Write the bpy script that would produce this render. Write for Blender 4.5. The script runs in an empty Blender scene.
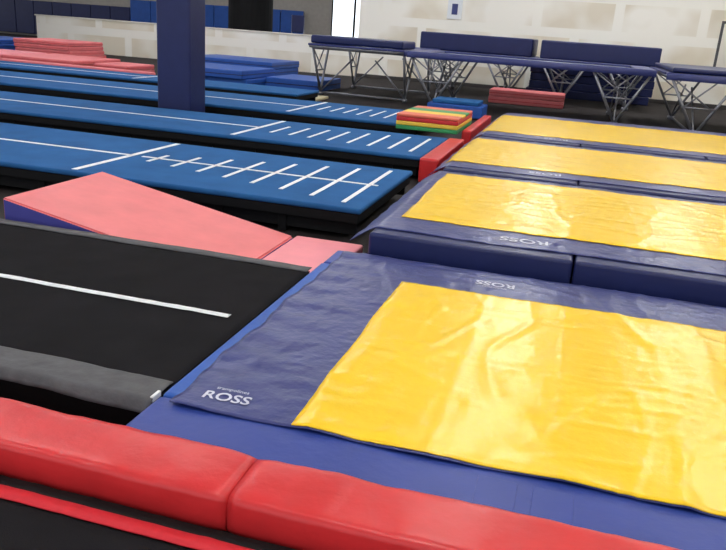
import bpy, bmesh, math, random
import numpy as np
from mathutils import Vector, Matrix, noise
random.seed(4)
scn=bpy.context.scene
COL=scn.collection
scn.view_settings.view_transform='Standard'

# ------------------------------------------------------------------ camera
c=np.array([363.,275.])
vx=np.array([-2600,-185.])-c; vy=np.array([586,44.])-c
f=(-(vx@vy))**.5
X=-np.array([vx[0],vx[1],f]);X/=np.linalg.norm(X)
Y=np.array([vy[0],vy[1],f]);Y/=np.linalg.norm(Y)
Z=np.cross(X,Y)
cd=bpy.data.cameras.new('camera'); cam=bpy.data.objects.new('camera',cd); COL.objects.link(cam)
cd.sensor_width=36; cd.lens=f/726*36; cd.clip_end=200
M=Matrix(((X[0],-X[1],-X[2],0),(Y[0],-Y[1],-Y[2],0),(Z[0],-Z[1],-Z[2],1.7),(0,0,0,1)))
cam.matrix_world=M
scn.camera=cam

# ------------------------------------------------------------------ materials
def srgb(r,g,b):
    def l(v):
        v/=255; return v/12.92 if v<=.04045 else ((v+.055)/1.055)**2.4
    return (l(r),l(g),l(b),1)
MATS={}
def mat(name,col,rough=.5,var=.08,vs=6,bump=0,bs=60,coat=0,spec=.5,metal=0,bdist=.01):
    if name in MATS: return MATS[name]
    m=bpy.data.materials.new(name); m.use_nodes=True
    nt=m.node_tree; b=nt.nodes['Principled BSDF']
    tc=nt.nodes.new('ShaderNodeTexCoord')
    nz=nt.nodes.new('ShaderNodeTexNoise'); nz.inputs['Scale'].default_value=vs; nz.inputs['Detail'].default_value=5
    nt.links.new(tc.outputs['Object'],nz.inputs['Vector'])
    mr=nt.nodes.new('ShaderNodeMapRange'); mr.inputs[3].default_value=1-var; mr.inputs[4].default_value=1+var
    mr.inputs[1].default_value=.25; mr.inputs[2].default_value=.75
    nt.links.new(nz.outputs['Fac'],mr.inputs[0])
    mx=nt.nodes.new('ShaderNodeVectorMath'); mx.operation='SCALE'
    mx.inputs[0].default_value=col[:3]; nt.links.new(mr.outputs[0],mx.inputs['Scale'])
    nt.links.new(mx.outputs[0],b.inputs['Base Color'])
    b.inputs['Roughness'].default_value=rough
    b.inputs['Specular IOR Level'].default_value=spec
    b.inputs['Metallic'].default_value=metal
    b.inputs['Coat Weight'].default_value=coat
    b.inputs['Coat Roughness'].default_value=.15
    if bump:
        n2=nt.nodes.new('ShaderNodeTexNoise'); n2.inputs['Scale'].default_value=bs; n2.inputs['Detail'].default_value=4
        nt.links.new(tc.outputs['Object'],n2.inputs['Vector'])
        bp=nt.nodes.new('ShaderNodeBump'); bp.inputs['Strength'].default_value=bump; bp.inputs['Distance'].default_value=bdist
        nt.links.new(n2.outputs['Fac'],bp.inputs['Height']); nt.links.new(bp.outputs[0],b.inputs['Normal'])
    MATS[name]=m; return m
YEL=mat('yellow_vinyl',(.93,.60,.014,1),.27,.04,3,.2,10,spec=.45,bdist=.015)
NAVY=mat('navy_vinyl',srgb(54,62,120),.32,.1,5,.35,16,spec=.45,bdist=.02)
NAVYD=mat('navy_pad_vinyl',srgb(32,40,88),.4,.1,5,.2,20,spec=.35)
FRONTB=mat('deep_blue_vinyl',srgb(46,66,146),.42,.08,5,.2,20,spec=.4)
ROYAL=mat('royal_blue_vinyl',srgb(34,84,170),.45,.1,5,.15,20,spec=.4)
REDV=mat('red_vinyl',srgb(206,46,50),.32,.08,8,.25,12,spec=.45,bdist=.015)
PINK=mat('faded_red_vinyl',srgb(228,120,124),.5,.07,5,.15,18)
PINK2=mat('pink_vinyl',srgb(236,142,152),.5,.06,5,.1,18)
CARP=mat('blue_carpet',srgb(42,94,150),.9,.14,3,.4,220,spec=.15,bdist=.004)
BLACK=mat('black_carpet',srgb(30,29,32),.95,.2,4,.5,240,spec=.08,bdist=.004)
BLK=mat('black_fabric',srgb(13,13,16),.75,.2,6,.2,50,spec=.25)
GREY=mat('grey_binding',srgb(86,86,90),.7,.2,14,.4,30,spec=.3)
WHITE=mat('white_tape',srgb(232,236,240),.5,.04,20)
PRINT=mat('white_print',srgb(208,211,228),.5,.1,30)
FLOORM=mat('dark_floor_carpet',srgb(50,46,46),.85,.25,1.5,.3,150,spec=.2,bdist=.004)
STEEL=mat('galvanised_steel',srgb(150,152,160),.4,.1,12,metal=.7)
BED=mat('woven_trampoline_bed',srgb(130,140,160),.6,.1,30)
GREEN=mat('green_vinyl',srgb(50,150,90),.5)
YELM=mat('yellow_mat_vinyl',srgb(240,200,70),.5)
ORNG=mat('coral_vinyl',srgb(226,110,86),.5)
CREAM=mat('cream_paint',srgb(232,228,218),.8,.04,2)
BEIGE=mat('beige_vinyl',srgb(205,195,160),.6)
PURP=mat('purple_blue_vinyl',srgb(66,66,150),.5)
REDS=mat('red_webbing',srgb(205,22,40),.6,.08,30)
CEILM=mat('ceiling_panels',srgb(225,223,218),.9,.04,2)

def wallmat(name,a,bcol,off):
    m=bpy.data.materials.new(name); m.use_nodes=True; nt=m.node_tree; b=nt.nodes['Principled BSDF']
    tc=nt.nodes.new('ShaderNodeTexCoord'); mp=nt.nodes.new('ShaderNodeMapping')
    sep=nt.nodes.new('ShaderNodeSeparateXYZ'); cmb=nt.nodes.new('ShaderNodeCombineXYZ')
    nt.links.new(tc.outputs['Object'],sep.inputs[0]); nt.links.new(sep.outputs['X'],cmb.inputs[0]); nt.links.new(sep.outputs['Z'],cmb.inputs[1])
    nt.links.new(cmb.outputs[0],mp.inputs[0]); mp.inputs['Location'].default_value=off
    br=nt.nodes.new('ShaderNodeTexBrick'); br.inputs['Scale'].default_value=1
    br.inputs['Brick Width'].default_value=2.6; br.inputs['Row Height'].default_value=1.15; br.inputs['Mortar Size'].default_value=.17
    br.inputs['Mortar Smooth'].default_value=.2
    br.inputs['Color1'].default_value=bcol; br.inputs['Color2'].default_value=[v*.93 for v in bcol[:3]]+[1]; br.inputs['Mortar'].default_value=a
    nt.links.new(mp.outputs[0],br.inputs[0])
    nz=nt.nodes.new('ShaderNodeTexNoise'); nz.inputs['Scale'].default_value=.6
    nt.links.new(tc.outputs['Object'],nz.inputs['Vector'])
    mr=nt.nodes.new('ShaderNodeMapRange'); mr.inputs[1].default_value=.4; mr.inputs[2].default_value=.6
    nt.links.new(nz.outputs['Fac'],mr.inputs[0])
    mix=nt.nodes.new('ShaderNodeMix'); mix.data_type='RGBA'
    nt.links.new(mr.outputs[0],mix.inputs['Factor']); nt.links.new(br.outputs['Color'],mix.inputs['A'])
    mix.inputs['B'].default_value=a
    nt.links.new(mix.outputs['Result'],b.inputs['Base Color']); b.inputs['Roughness'].default_value=.85
    return m
WALLM=wallmat('taped_drywall',srgb(250,247,238),srgb(234,225,206),(0.4,.3,0))

def emis(name,col,s):
    m=bpy.data.materials.new(name); m.use_nodes=True; b=m.node_tree.nodes['Principled BSDF']
    b.inputs['Base Color'].default_value=col; b.inputs['Emission Color'].default_value=col; b.inputs['Emission Strength'].default_value=s
    return m

# ------------------------------------------------------------------ mesh helpers
def empty(name,parent=None):
    o=bpy.data.objects.new(name,None); COL.objects.link(o); o.empty_display_size=.1
    if parent: o.parent=parent
    return o
def finish(name,bm,mats,parent=None,smooth=True):
    me=bpy.data.meshes.new(name); bm.to_mesh(me); bm.free()
    for m in (mats if isinstance(mats,(list,tuple)) else [mats]): me.materials.append(m)
    if smooth:
        for p in me.polygons: p.use_smooth=True
    o=bpy.data.objects.new(name,me); COL.objects.link(o)
    if parent: o.parent=parent
    return o
def addbox(bm,x0,x1,y0,y1,z0,z1,bev=.015,seg=2,mi=0):
    t=bmesh.new(); r=bmesh.ops.create_cube(t,size=1)
    for v in t.verts: v.co=Vector(((x0+x1)/2+v.co.x*(x1-x0),(y0+y1)/2+v.co.y*(y1-y0),(z0+z1)/2+v.co.z*(z1-z0)))
    if bev>0: bmesh.ops.bevel(t,geom=t.edges[:],offset=min(bev,.45*min(x1-x0,y1-y0,z1-z0)),segments=seg,profile=.6,affect='EDGES')
    mp={}
    for v in t.verts: mp[v]=bm.verts.new(v.co)
    for fc in t.faces:
        nf=bm.faces.new([mp[v] for v in fc.verts]); nf.material_index=mi
    t.free()
def box(name,x0,x1,y0,y1,z0,z1,m,parent=None,bev=.015,seg=2):
    bm=bmesh.new(); addbox(bm,x0,x1,y0,y1,z0,z1,bev,seg)
    o=finish(name,bm,m,parent,smooth=bev>0)
    if bev>0:
        md=o.modifiers.new('wn','WEIGHTED_NORMAL'); md.keep_sharp=False
    return o
def addtube(bm,a,b,r,n=8,mi=0):
    a=Vector(a);b=Vector(b); d=(b-a); L=d.length; q=d.to_track_quat('Z','Y').to_matrix()
    ra=[];rb=[]
    for i in range(n):
        t=2*math.pi*i/n; p=Vector((math.cos(t)*r,math.sin(t)*r,0))
        ra.append(bm.verts.new(a+q@p)); rb.append(bm.verts.new(a+q@(p+Vector((0,0,L)))))
    for i in range(n):
        fc=bm.faces.new([ra[i],ra[(i+1)%n],rb[(i+1)%n],rb[i]]); fc.material_index=mi
    bm.faces.new(ra[::-1]).material_index=mi; bm.faces.new(rb).material_index=mi
def sheet(name,x0,x1,y0,y1,hf,step,m,parent=None,warp=0.0,dz=0.0,thick=.004,ystep=None):
    nx=max(2,int((x1-x0)/step)); ny=max(2,int((y1-y0)/(ystep or step)))
    bm=bmesh.new(); g=[]
    for j in range(ny+1):
        row=[]
        for i in range(nx+1):
            x=x0+(x1-x0)*i/nx; y=y0+(y1-y0)*j/ny
            wx=x+warp*noise.noise(Vector((x*.3,y*2.2,7.1))); wy=y+warp*noise.noise(Vector((x*1.7,y*.3,3.3)))
            row.append(bm.verts.new((wx,wy,hf(wx,wy)+dz)))
        g.append(row)
    for j in range(ny):
        for i in range(nx): bm.faces.new([g[j][i],g[j][i+1],g[j+1][i+1],g[j+1][i]])
    o=finish(name,bm,m,parent)
    s=o.modifiers.new('thickness','SOLIDIFY'); s.thickness=thick; s.offset=-1
    return o
def ridge(x,y,z):
    return 1-abs(noise.noise(Vector((x,y,z))))*2
def cloth(base,seed,amp=.6,folds=True):
    def h(x,y):
        v=.004*noise.noise(Vector((x*1.6,y*1.6,seed)))
        w=x+.12*noise.noise(Vector((x*2,y*2,seed+5)))
        u=y+.12*noise.noise(Vector((x*2.3,y*2.3,seed+9)))
        r=max(0,ridge(w*4.2,u*1.1,seed+2)-.76)*.028
        r+=max(0,ridge(w*1.1+3,u*4.4,seed+4)-.78)*.026
        r+=max(0,ridge((w+u)*2.6,(w-u)*5.0,seed+6)-.84)*.02
        r+=.0018*noise.noise(Vector((x*14,y*5,seed)))+.0016*noise.noise(Vector((x*6,y*18,seed+3)))
        if folds:
            for P,q in ((.43,x),(.37,y)):
                d=abs(((q+.1)/P)%1-.5)*P
                r+=.0056*math.exp(-(d/.015)**2)*(.5+.5*noise.noise(Vector((x*1.5,y*1.5,seed+P*40))))
        return base+.006+amp*(v+r)
    return h
def lettering(txt,x,y,size,rot,hf,m,parent,name='printed_lettering',bold=0.0):
    cu=bpy.data.curves.new(name,'FONT'); cu.body=txt; cu.size=size; cu.align_x='CENTER'; cu.align_y='CENTER'; cu.resolution_u=3; cu.offset=bold
    t=bpy.data.objects.new('tmp',cu); COL.objects.link(t); bpy.context.view_layer.update()
    dg=bpy.context.evaluated_depsgraph_get(); me=bpy.data.meshes.new_from_object(t.evaluated_get(dg))
    bpy.data.objects.remove(t)
    R=Matrix.Rotation(rot,4,'Z')
    for v in me.vertices:
        p=R@v.co; p.x+=x; p.y+=y; v.co=(p.x,p.y,hf(p.x,p.y)+.004)
    me.materials.clear(); me.materials.append(m)
    o=bpy.data.objects.new(name,me); COL.objects.link(o); o.parent=parent

# ------------------------------------------------------------------ room
box('floor',-42,7,-4,42,-.1,0,FLOORM,bev=0)
box('wall_back',-7.9,6.2,27,27.2,0,6,WALLM,bev=0)
box('wall_right',6,6.2,-4,27,0,6,CREAM,bev=0)
box('wall_far',-42,-7.9,38,38.2,0,6,mat('dim_wall_paint',srgb(175,170,164),.8),bev=0)
box('ceiling',-42,6.2,-4,38.2,6,6.1,CEILM,bev=0)
box('wall_half',-21.5,-7.95,27,27.15,0,1.28,WALLM,bev=0)
box('trim_1',-21.55,-7.95,26.96,27.19,1.28,1.33,CREAM,bev=.01)
box('baseboard_back',-7.9,6,26.97,27,0,.12,mat('dark_baseboard',srgb(60,56,56),.6),bev=.004)

# lamps
LAMP=emis('fluorescent_tube_glow',(1,1,.99,1),24)
for ix,x in enumerate((-17,-11.5,-6,-.8,3.2)):
    for y in (1,6,11,16,20.5,23.5):
        bm=bmesh.new(); addbox(bm,x-.28,x+.28,y-1.3,y+1.3,5.9,5.99,.01,1,0)
        addbox(bm,x-.2,x+.2,y-1.22,y+1.22,5.87,5.905,.01,1,1)
        finish('ceiling_lamp',bm,[CREAM,LAMP],smooth=False)
for x in (-26,-18,-11):
    bm=bmesh.new(); addbox(bm,x-.28,x+.28,31,34,5.9,5.99,.01,1,0); addbox(bm,x-.2,x+.2,31.08,33.92,5.87,5.905,.01,1,1)
    finish('ceiling_lamp',bm,[CREAM,LAMP],smooth=False)
w=bpy.data.worlds.new('world'); scn.world=w; w.use_nodes=True
w.node_tree.nodes['Background'].inputs[0].default_value=(.95,.97,1,1); w.node_tree.nodes['Background'].inputs[1].default_value=1.15

# ------------------------------------------------------------------ covered trampolines (right side)
def deck(x0,x1,y0,y1,zt,seed,front=True):
    e=empty('covered_trampoline')
    z0=0.02
    box('base_frame',x0+.08,x1-.05,y0+.08,y1-.08,z0,zt-.2,BLK,e)
    xs=[x0,x0+1.33,x0+2.9,x1]
    if front:
        for i in range(3):
            box('front_pad_%d'%(i+1),xs[i]+.006,xs[i+1]-.006,y0,y0+.3,zt-.2,zt,NAVYD,e,.025,3)
    else:
        box('front_pad_1',x0,1.6,y0,y0+.3,zt-.2,zt,FRONTB,e,.025,3); box('front_pad_2',1.606,x1,y0,y0+.3,zt-.2,zt,FRONTB,e,.025,3)
    for i in range(3):
        box('back_pad_%d'%(i+1),xs[i]+.006,xs[i+1]-.006,y1-.3,y1,zt-.2,zt,FRONTB,e,.025,3)
    box('left_pad',x0,x0+.3,y0+.31,y1-.31,zt-.2,zt,ROYAL,e,.025,3)
    box('centre_fill',x0+.31,x1-.02,y0+.31,y1-.31,zt-.2,zt-.01,NAVYD,e,.01)
    return e,cloth(zt,seed)
# deck 1
e,h=deck(-1.375,4.2,1.99,4.5,.31,1.3,front=False)
def h1(x,y):
    v=h(x,y)
    if x<-.95: v+=.007*math.sin(y*26+2*noise.noise(Vector((x*6,y*2,1))))*(-.95-x)/.35
    if y<2.4: v+= .004*math.sin(x*15+3*noise.noise(Vector((x*2,0,4))))*(2.4-y)/.15
    return max(v+.004,.3165)
sheet('cover_sheet',-1.3,4.1,2.245,4.46,h1,.02,NAVY,e,.025)
sheet('yellow_panel',-.82,3.6,2.25,4.015,h1,.02,YEL,e,.012,.006)
lettering('ROSS',-1.12,2.345,.083,.05,h1,PRINT,e,bold=.0015)
lettering('trampolines',-1.12,2.405,.028,.05,h1,PRINT,e)
lettering('ROSS',-.3,4.22,.1,math.pi,h1,PRINT,e,bold=.002)
lettering('trampolines',-.3,4.15,.03,math.pi,h1,PRINT,e)
box('velcro_strap_1',-.13,.0,2.02,2.2,.305,.313,FRONTB,e,.002); box('velcro_strap_2',.05,.18,2.02,2.2,.305,.313,FRONTB,e,.002)
# decks 2-4
def drapeh(hb,x0,xe,drop):
    def g(x,y):
        v=hb(x,y)
        if x<x0:
            t=min(1,(x0-x)/(x0-xe)); v-=drop*(t**1.3)
            v+=.02*noise.noise(Vector((x*3,y*5,2)))*t
        return v
    return g
rows=[(4.62,7.26,.42,-1.1,3.6,5.12,7.08,11.7,.025),(7.4,10.15,.42,-1.26,3.9,7.86,9.9,22.1,.035),(10.35,14.0,.42,-1.27,4.2,10.86,13.4,33.7,.05)]
for (y0,y1,zt,a,b,c0,c1,sd,st) in rows:
    e,h=deck(-1.2,4.9,y0,y1,zt,sd)
    hb=drapeh(h,-1.17,-1.4,.15)
    sheet('cover_sheet',-1.36,4.8,y0+.14,y1-.04,hb,st,NAVY,e,.04)
    sheet('yellow_panel',a,b,c0,c1,hb,st,YEL,e,.03,.007)
    lettering('ROSS',-.2,y0+.3,.14,math.pi,hb,PRINT,e,bold=.002)

# ------------------------------------------------------------------ red pad + foreground trampoline bed
e=empty('red_safety_pad')
def rpad(name,x0,x1):
    bm=bmesh.new(); n=int((x1-x0)/.03); prof=[]
    W=.265;Hh=.15;K=28
    for k in range(K):
        t=2*math.pi*k/K; ex=.32
        cx=math.copysign(abs(math.cos(t))**ex,math.cos(t)); cz=math.copysign(abs(math.sin(t))**ex,math.sin(t))
        prof.append((cx*W/2,cz*Hh/2))
    rings=[]
    for i in range(n+1):
        x=x0+(x1-x0)*i/n; en=min(i,n-i); s=[.92,.975,.995][en] if en<3 else 1
        ring=[]
        for (py,pz) in prof:
            nn=.005*noise.noise(Vector((x*5,py*9,pz*9)))+.004*noise.noise(Vector((x*16,py*12,pz*12)))
            ring.append(bm.verts.new((x,1.855+py*s*(1+nn*3),.285+pz*s+nn*(1 if pz>0 else 0))))
        rings.append(ring)
    for a,b in zip(rings,rings[1:]):
        for k in range(K): bm.faces.new([a[k],b[k],b[(k+1)%K],a[(k+1)%K]])
    bm.faces.new(rings[0]); bm.faces.new(rings[-1][::-1])
    bmesh.ops.recalc_face_normals(bm,faces=bm.faces[:])
    finish(name,bm,REDV,e)
rpad('pad_section_1',-3.6,-.828); rpad('pad_section_2',-.822,1.9); rpad('pad_section_3',1.905,4)
box('support_rail',-3.6,4,1.76,1.94,.0,.212,BLK,e,.01)
e=empty('black_trampoline_bed')
box('bed_frame',-3.6,4,-.6,1.69,.02,.24,BLK,e,.01)
sheet('woven_mat',-3.6,4,-.6,1.59,cloth(.255,50,.4,False),.05,BLACK,e)
sheet('red_stripe',-3.6,4,1.59,1.645,cloth(.262,50,.3,False),.03,REDS,e)
sheet('edge_fabric',-3.6,4,1.645,1.70,cloth(.25,50,.6,False),.03,BLK,e)

# ------------------------------------------------------------------ black tumbling strip
e=empty('black_tumbling_strip')
box('foam_core',-12,-1.39,2.27,4.06,.03,.28,BLK,e,.02,3)
sheet('carpet_top',-12,-1.388,2.38,4.03,cloth(.285,60,.3,False),.05,BLACK,e)
def gs(x,y):
    t=max(0,(2.262-y)/.04); return .304-.05*min(1,t)**1.5+.005*noise.noise(Vector((x*5,y*5,3)))+.003*noise.noise(Vector((x*18,y*20,3)))
sheet('grey_binding_front',-12,-1.388,2.225,2.42,gs,.025,GREY,e,.008,ystep=.008)
sheet('grey_binding_back',-12,-1.4,4.01,4.1,lambda x,y:.298+.004*noise.noise(Vector((x*6,y*6,1))),.03,GREY,e,.01)
sheet('white_line',-12,-1.5,3.14,3.185,cloth(.287,60,.3,False),.05,WHITE,e,dz=.005,ystep=.025,thick=.001)
box('white_tag',-1.4,-1.386,2.26,2.32,.285,.309,WHITE,e,.003)

# ------------------------------------------------------------------ blue tumbling tracks
def track(x0,x1,y0,y1,zt,tx,seed,center=True,ladder=True):
    e=empty('tumbling_track'); m=(y0+y1)/2
    box('carpet_deck',x0,x1,y0,y1,zt-.05,zt,CARP,e,.02,3)
    box('foam_layer',x0+.02,x1-.02,y0+.02,y1-.02,zt-.14,zt-.052,BLK,e,.01)
    bm=bmesh.new()
    x=x0+.3
    while x<x1-.3:
        addbox(bm,x,x+.07,y0+.06,y1-.06,.012,zt-.14,.004,1); x+=.6
    addbox(bm,x0+.05,x1-.05,y0+.08,y0+.12,.05,zt-.14,.004,1)
    addbox(bm,x0+.05,x1-.05,y1-.12,y1-.08,.05,zt-.14,.004,1)
    finish('rod_supports',bm,BLK,e,False)
    bm=bmesh.new(); zz=zt+.001; zu=zt+.005
    def ln(a,b,cc,d): addbox(bm,a,b,cc,d,zz,zu,0)
    ln(x0+.05,tx-.0,m-.025,m+.025)
    ln(tx-.03,tx+.03,y0+.06,y1-.06)
    if ladder:
        n=8; xs=[tx+.3+(x1-.2-tx-.3)*i/(n-1) for i in range(n)]
        if center: ln(tx+.12,x1-.12,m-.02,m+.02)
        for i,xx in enumerate(xs):
            hl=(.2+.64*(i/(n-1))) if center else .35+.3*(i/(n-1))
            ln(xx-.02,xx+.02,m-hl,m+hl)
    finish('white_markings',bm,WHITE,e,False)
track(-14,-1.56,5.72,7.72,.3,-4.3,1)
track(-18,-1.68,8.7,10.6,.3,-4.15,2,center=False)
track(-20,-2.35,11.75,13.9,.3,-4.6,3,center=False)
track(-22,-5.6,14.9,16.3,.3,-9.5,4,center=False,ladder=False)
e=empty('red_edge_pad')
box('long_red_pad',-19,-9.9,16.35,16.6,.02,.34,PINK,e,.03,3); box('base',-19,-9.9,16.62,16.9,.02,.2,NAVYD,e,.02)

# ------------------------------------------------------------------ wedge and flat mat
bm=bmesh.new()
ya,yb=4.2,5.36; xa,xb=-3.72,-2.0
P=[(xa,ya,.02),(xb,ya,.02),(xb,yb,.02),(xa,yb,.02),(xa,ya,.42),(xb,ya,.1),(xb,yb,.1),(xa,yb,.42)]
v=[bm.verts.new(p) for p in P]
for idx,mi in (((0,3,2,1),1),((4,5,6,7),0),((0,1,5,4),1),((2,3,7,6),1),((3,0,4,7),1),((1,2,6,5),1)):
    bm.faces.new([v[i] for i in idx]).material_index=mi
bmesh.ops.bevel(bm,geom=bm.edges[:],offset=.012,segments=2,affect='EDGES')
finish('incline_wedge_mat',bm,[PINK,PURP],smooth=False)
e=empty('folding_panel_mat')
box('panel',-1.985,-1.43,4.2,5.4,.02,.1,PINK2,e,.02,3)

e=empty('red_landing_mat'); box('vinyl_block',-1.665,-1.44,8.55,10.6,.02,.31,REDV,e,.03,3)
e=empty('red_landing_mat'); box('vinyl_block',-1.58,-1.44,11.2,13.8,.02,.36,REDV,e,.03,3)
e=empty('blue_landing_mat'); box('vinyl_block',-3.1,-1.9,16.2,17.1,.02,.28,ROYAL,e,.03,3); box('upper_block',-3.0,-2.0,16.25,17.05,.285,.36,CARP,e,.02,3)

e=empty('rainbow_folding_mat')
x0=-2.55
zz=.31
for i,(m0) in enumerate((GREEN,YELM,REDV)):
    box('layer_%d'%(i+1),x0,x0+.93,11.0,12.5,zz,zz+.06,m0,e,.012); zz+=.062
tops=[ORNG,YELM,GREEN,ORNG]
for i,m0 in enumerate(tops):
    box('top_panel_%d'%(i+1),x0,x0+.93,11.0+.375*i,11.37+.375*i,zz,zz+.04,m0,e,.012)

# ------------------------------------------------------------------ padded column
e=empty('padded_column')
box('pad_front',-6.46,-5.88,10.85,11.4,.03,2.2,NAVYD,e,.05,4)
box('pad_upper',-6.46,-5.88,10.85,11.4,2.205,4.3,NAVYD,e,.05,4)
box('post',-6.33,-6.0,11.0,11.3,4.3,6,CREAM,e,.01)
# ------------------------------------------------------------------ mats back left
def matstack(name,x0,x1,y0,y1,z0,n,t,m,rot=0):
    e=empty(name)
    for i in range(n):
        j=random.uniform(-.08,.08)
        box('mat_%d'%(i+1),x0+j,x1+j,y0+j,y1+j,z0+i*(t+.004)+.003,z0+i*(t+.004)+t,m,e,.025,3)
        box('seam_%d'%(i+1),x0+j-.004,x1+j+.004,y0+j-.004,y1+j+.004,z0+i*(t+.004)+t*.45,z0+i*(t+.004)+t*.55,NAVYD if m in (ROYAL,NAVYD) else REDV,e,.0)
matstack('pink_mat_stack',-17.5,-15.2,17.2,19.5,0,3,.12,PINK2)
matstack('pink_mat_stack',-15.0,-12.8,17.4,19.6,0,3,.12,PINK)
matstack('pink_mat_stack',-12.2,-11.2,17.3,18.6,0,3,.12,PINK)
matstack('pink_mat_stack',-17.2,-15.2,20.6,22.4,0,5,.13,PINK)
matstack('blue_mat_stack',-19.9,-17.9,20.0,23,0,4,.14,ROYAL)
matstack('crash_mat',-10.6,-8.3,18.2,20.4,0,2,.22,ROYAL)
matstack('crash_mat',-8.1,-6.6,19.2,21.2,0,1,.28,ROYAL)
matstack('crash_mat',-12.8,-9.6,23.0,25.5,0,2,.22,ROYAL)
e=empty('beige_panel_mat'); box('panel',-6.75,-5.8,16.7,17.6,.01,.07,BEIGE,e,.015)
matstack('red_mat_stack',-2.4,-.4,21.0,22.0,0,2,.18,PINK)
matstack('blue_mat_stack',-1.6,2.2,25.4,26.7,0,4,.24,NAVYD)

# ------------------------------------------------------------------ big trampolines
def trampoline(cx,cy,L,W,zt,rot=0,endmat=None,inset=.75):
    e=empty('competition_trampoline')
    x0,x1,y0,y1=-L/2,L/2,-W/2,W/2
    bm=bmesh.new()
    for a,b in (((x0,y0),(x1,y0)),((x1,y0),(x1,y1)),((x1,y1),(x0,y1)),((x0,y1),(x0,y0))):
        addtube(bm,(a[0],a[1],zt-.05),(b[0],b[1],zt-.05),.035,10)
    for s in (-1,1):
        fx=s*(L/2-inset)
        for yy in (y0,y1):
            addtube(bm,(fx-.62,yy,zt-.06),(fx,yy*.97,.07),.03)
            addtube(bm,(fx+.62,yy,zt-.06),(fx,yy*.97,.07),.03)
            addtube(bm,(fx-.62,yy,zt-.06),(fx+.2,yy,.62),.016)
            addtube(bm,(fx+.3,yy,zt-.06),(fx-.32,yy,.6),.016)
            addtube(bm,(fx-.3,yy,.62),(fx+.3,yy,.62),.018)
            addtube(bm,(fx-.09,yy*.97,.05),(fx+.09,yy*.97,.05),.05,10)
            addtube(bm,(fx,yy*.97,.09),(fx,yy*.25,zt-.3),.02)
        addtube(bm,(fx,y0*.97,.07),(fx,y1*.97,.07),.03)
        addtube(bm,(fx-.62,y0,zt-.09),(fx-.62,y1,zt-.09),.025)
        addtube(bm,(fx+.62,y0,zt-.09),(fx+.62,y1,zt-.09),.025)
    finish('steel_frame',bm,STEEL,e)
    bm=bmesh.new()
    p=.36
    addbox(bm,x0-.04,x1+.04,y0-.05,y0+p,zt-.03,zt+.02,.02,3); addbox(bm,x0-.04,x1+.04,y1-p,y1+.05,zt-.03,zt+.02,.02,3)
    addbox(bm,x0-.05,x0+p,y0+p,y1-p,zt-.03,zt+.02,.02,3); addbox(bm,x1-p,x1+.05,y0+p,y1-p,zt-.03,zt+.02,.02,3)
    addbox(bm,x0-.05,x1+.05,y0-.06,y0-.045,zt-.12,zt,.004,1)
    finish('safety_pads',bm,NAVY,e)
    bm=bmesh.new(); addbox(bm,x0+p+.1,x1-p-.1,y0+p+.08,y1-p-.08,zt-.04,zt-.025,0)
    n=int(L/.12)
    for i in range(n):
        xx=x0+p-.05+(L-2*p+.1)*i/n
        addtube(bm,(xx,y0+.05,zt-.045),(xx,y0+p+.12,zt-.035),.008,5); addtube(bm,(xx,y1-.05,zt-.045),(xx,y1-p-.12,zt-.035),.008,5)
    finish('bed_and_springs',bm,BED,e,False)
    for k,(a,b,z,t) in enumerate(endmat or []):
        box('end_deck_mat_%d'%(k+1),a,b,y0,y1,zt+z,zt+z+t,NAVYD,e,.05,3)
    e.location=(cx,cy,0); e.rotation_euler=(0,0,rot)
    return e
trampoline(-1.2,19.15,5.4,3.0,1.25,inset=.65)
trampoline(-5.25,20.1,4.6,2.3,1.25,math.pi/2,[(-2.3,-.9,.03,.18)],inset=.8)
trampoline(-3.1,24,3.4,2.4,1.2,0,[(-1.65,1.65,.03,.5)])
trampoline(.4,23.6,3.3,2.4,1.2,0,[(-1.6,1.6,.03,.5)])
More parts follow.
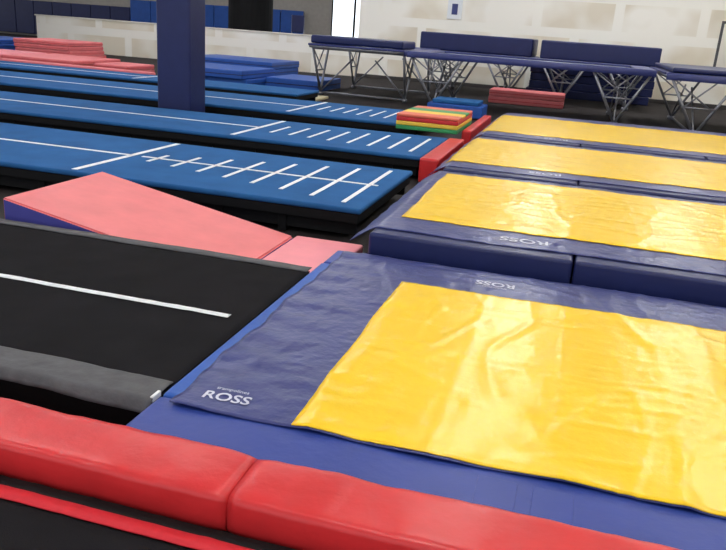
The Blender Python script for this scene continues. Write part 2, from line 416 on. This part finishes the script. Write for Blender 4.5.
trampoline(3.75,18.8,4.1,4.4,1.25,0,[(-2.0,2.0,.03,.1)],inset=.68)

# ------------------------------------------------------------------ wall things
e=empty('wall_notice'); box('paper',-4.75,-4.25,26.96,26.985,2.2,2.9,WHITE,e,.003)
box('printed_figure',-4.6,-4.4,26.945,26.958,2.35,2.7,NAVY,e,.003)
e=empty('door_1'); box('door_leaf',4.1,4.55,26.93,26.97,.9,2.6,CREAM,e,.01); box('door_frame',4.02,4.63,26.97,26.99,.85,2.68,GREY,e,.005)
def wallpad(x0,x1,z1,y,m):
    e=empty('blue_wall_pad'); 
    n=max(1,int((x1-x0)/1.2))
    for i in range(n): box('pad_%d'%(i+1),x0+(x1-x0)*i/n+.02,x0+(x1-x0)*(i+1)/n-.02,y,y+.12,.1,z1,m,e,.03,2)
wallpad(-40,-24,1.9,37.7,NAVYD); wallpad(-24,-14,2.3,37.7,ROYAL)
WIN=emis('daylit_glass',(.85,.93,1,1),1.6)
for i,(a,b) in enumerate(((-40,-34),(-12.5,-10.2))):
    e=empty('window_%d'%(i+1)); box('glass',a,b,37.93,37.95,.9 if i else 2.1,3.6,WIN,e,0); 
    box('frame',a-.08,b+.08,37.95,37.98,(.82 if i else 2.02),3.68,BLK,e,0)
    box('mullion',(a+b)/2-.05,(a+b)/2+.05,37.88,37.93,.9 if i else 2.1,3.6,BLK,e,0)
bm=bmesh.new()
for z0,z1,r in ((0,.9,.9),(.9,1.0,.93),(1.0,2.6,.88)): addtube(bm,(-13,29,z0+.003),(-13,29,z1),r,28)
finish('black_padded_drum',bm,BLK,smooth=False)
e=empty('office_chair')
box('seat',-11.3,-10.75,28.6,29.1,1.1,1.18,NAVYD,e,.03); box('back_rest',-11.3,-10.75,29.1,29.16,1.35,2.0,NAVYD,e,.03)
bm=bmesh.new()
for xx in (-11.28,-10.77):
    addtube(bm,(xx,28.62,.0),(xx,28.62,1.12),.02); addtube(bm,(xx,29.12,.0),(xx,29.12,2.0),.02); addtube(bm,(xx,28.62,.3),(xx,29.12,.3),.015)
finish('legs',bm,STEEL,e)
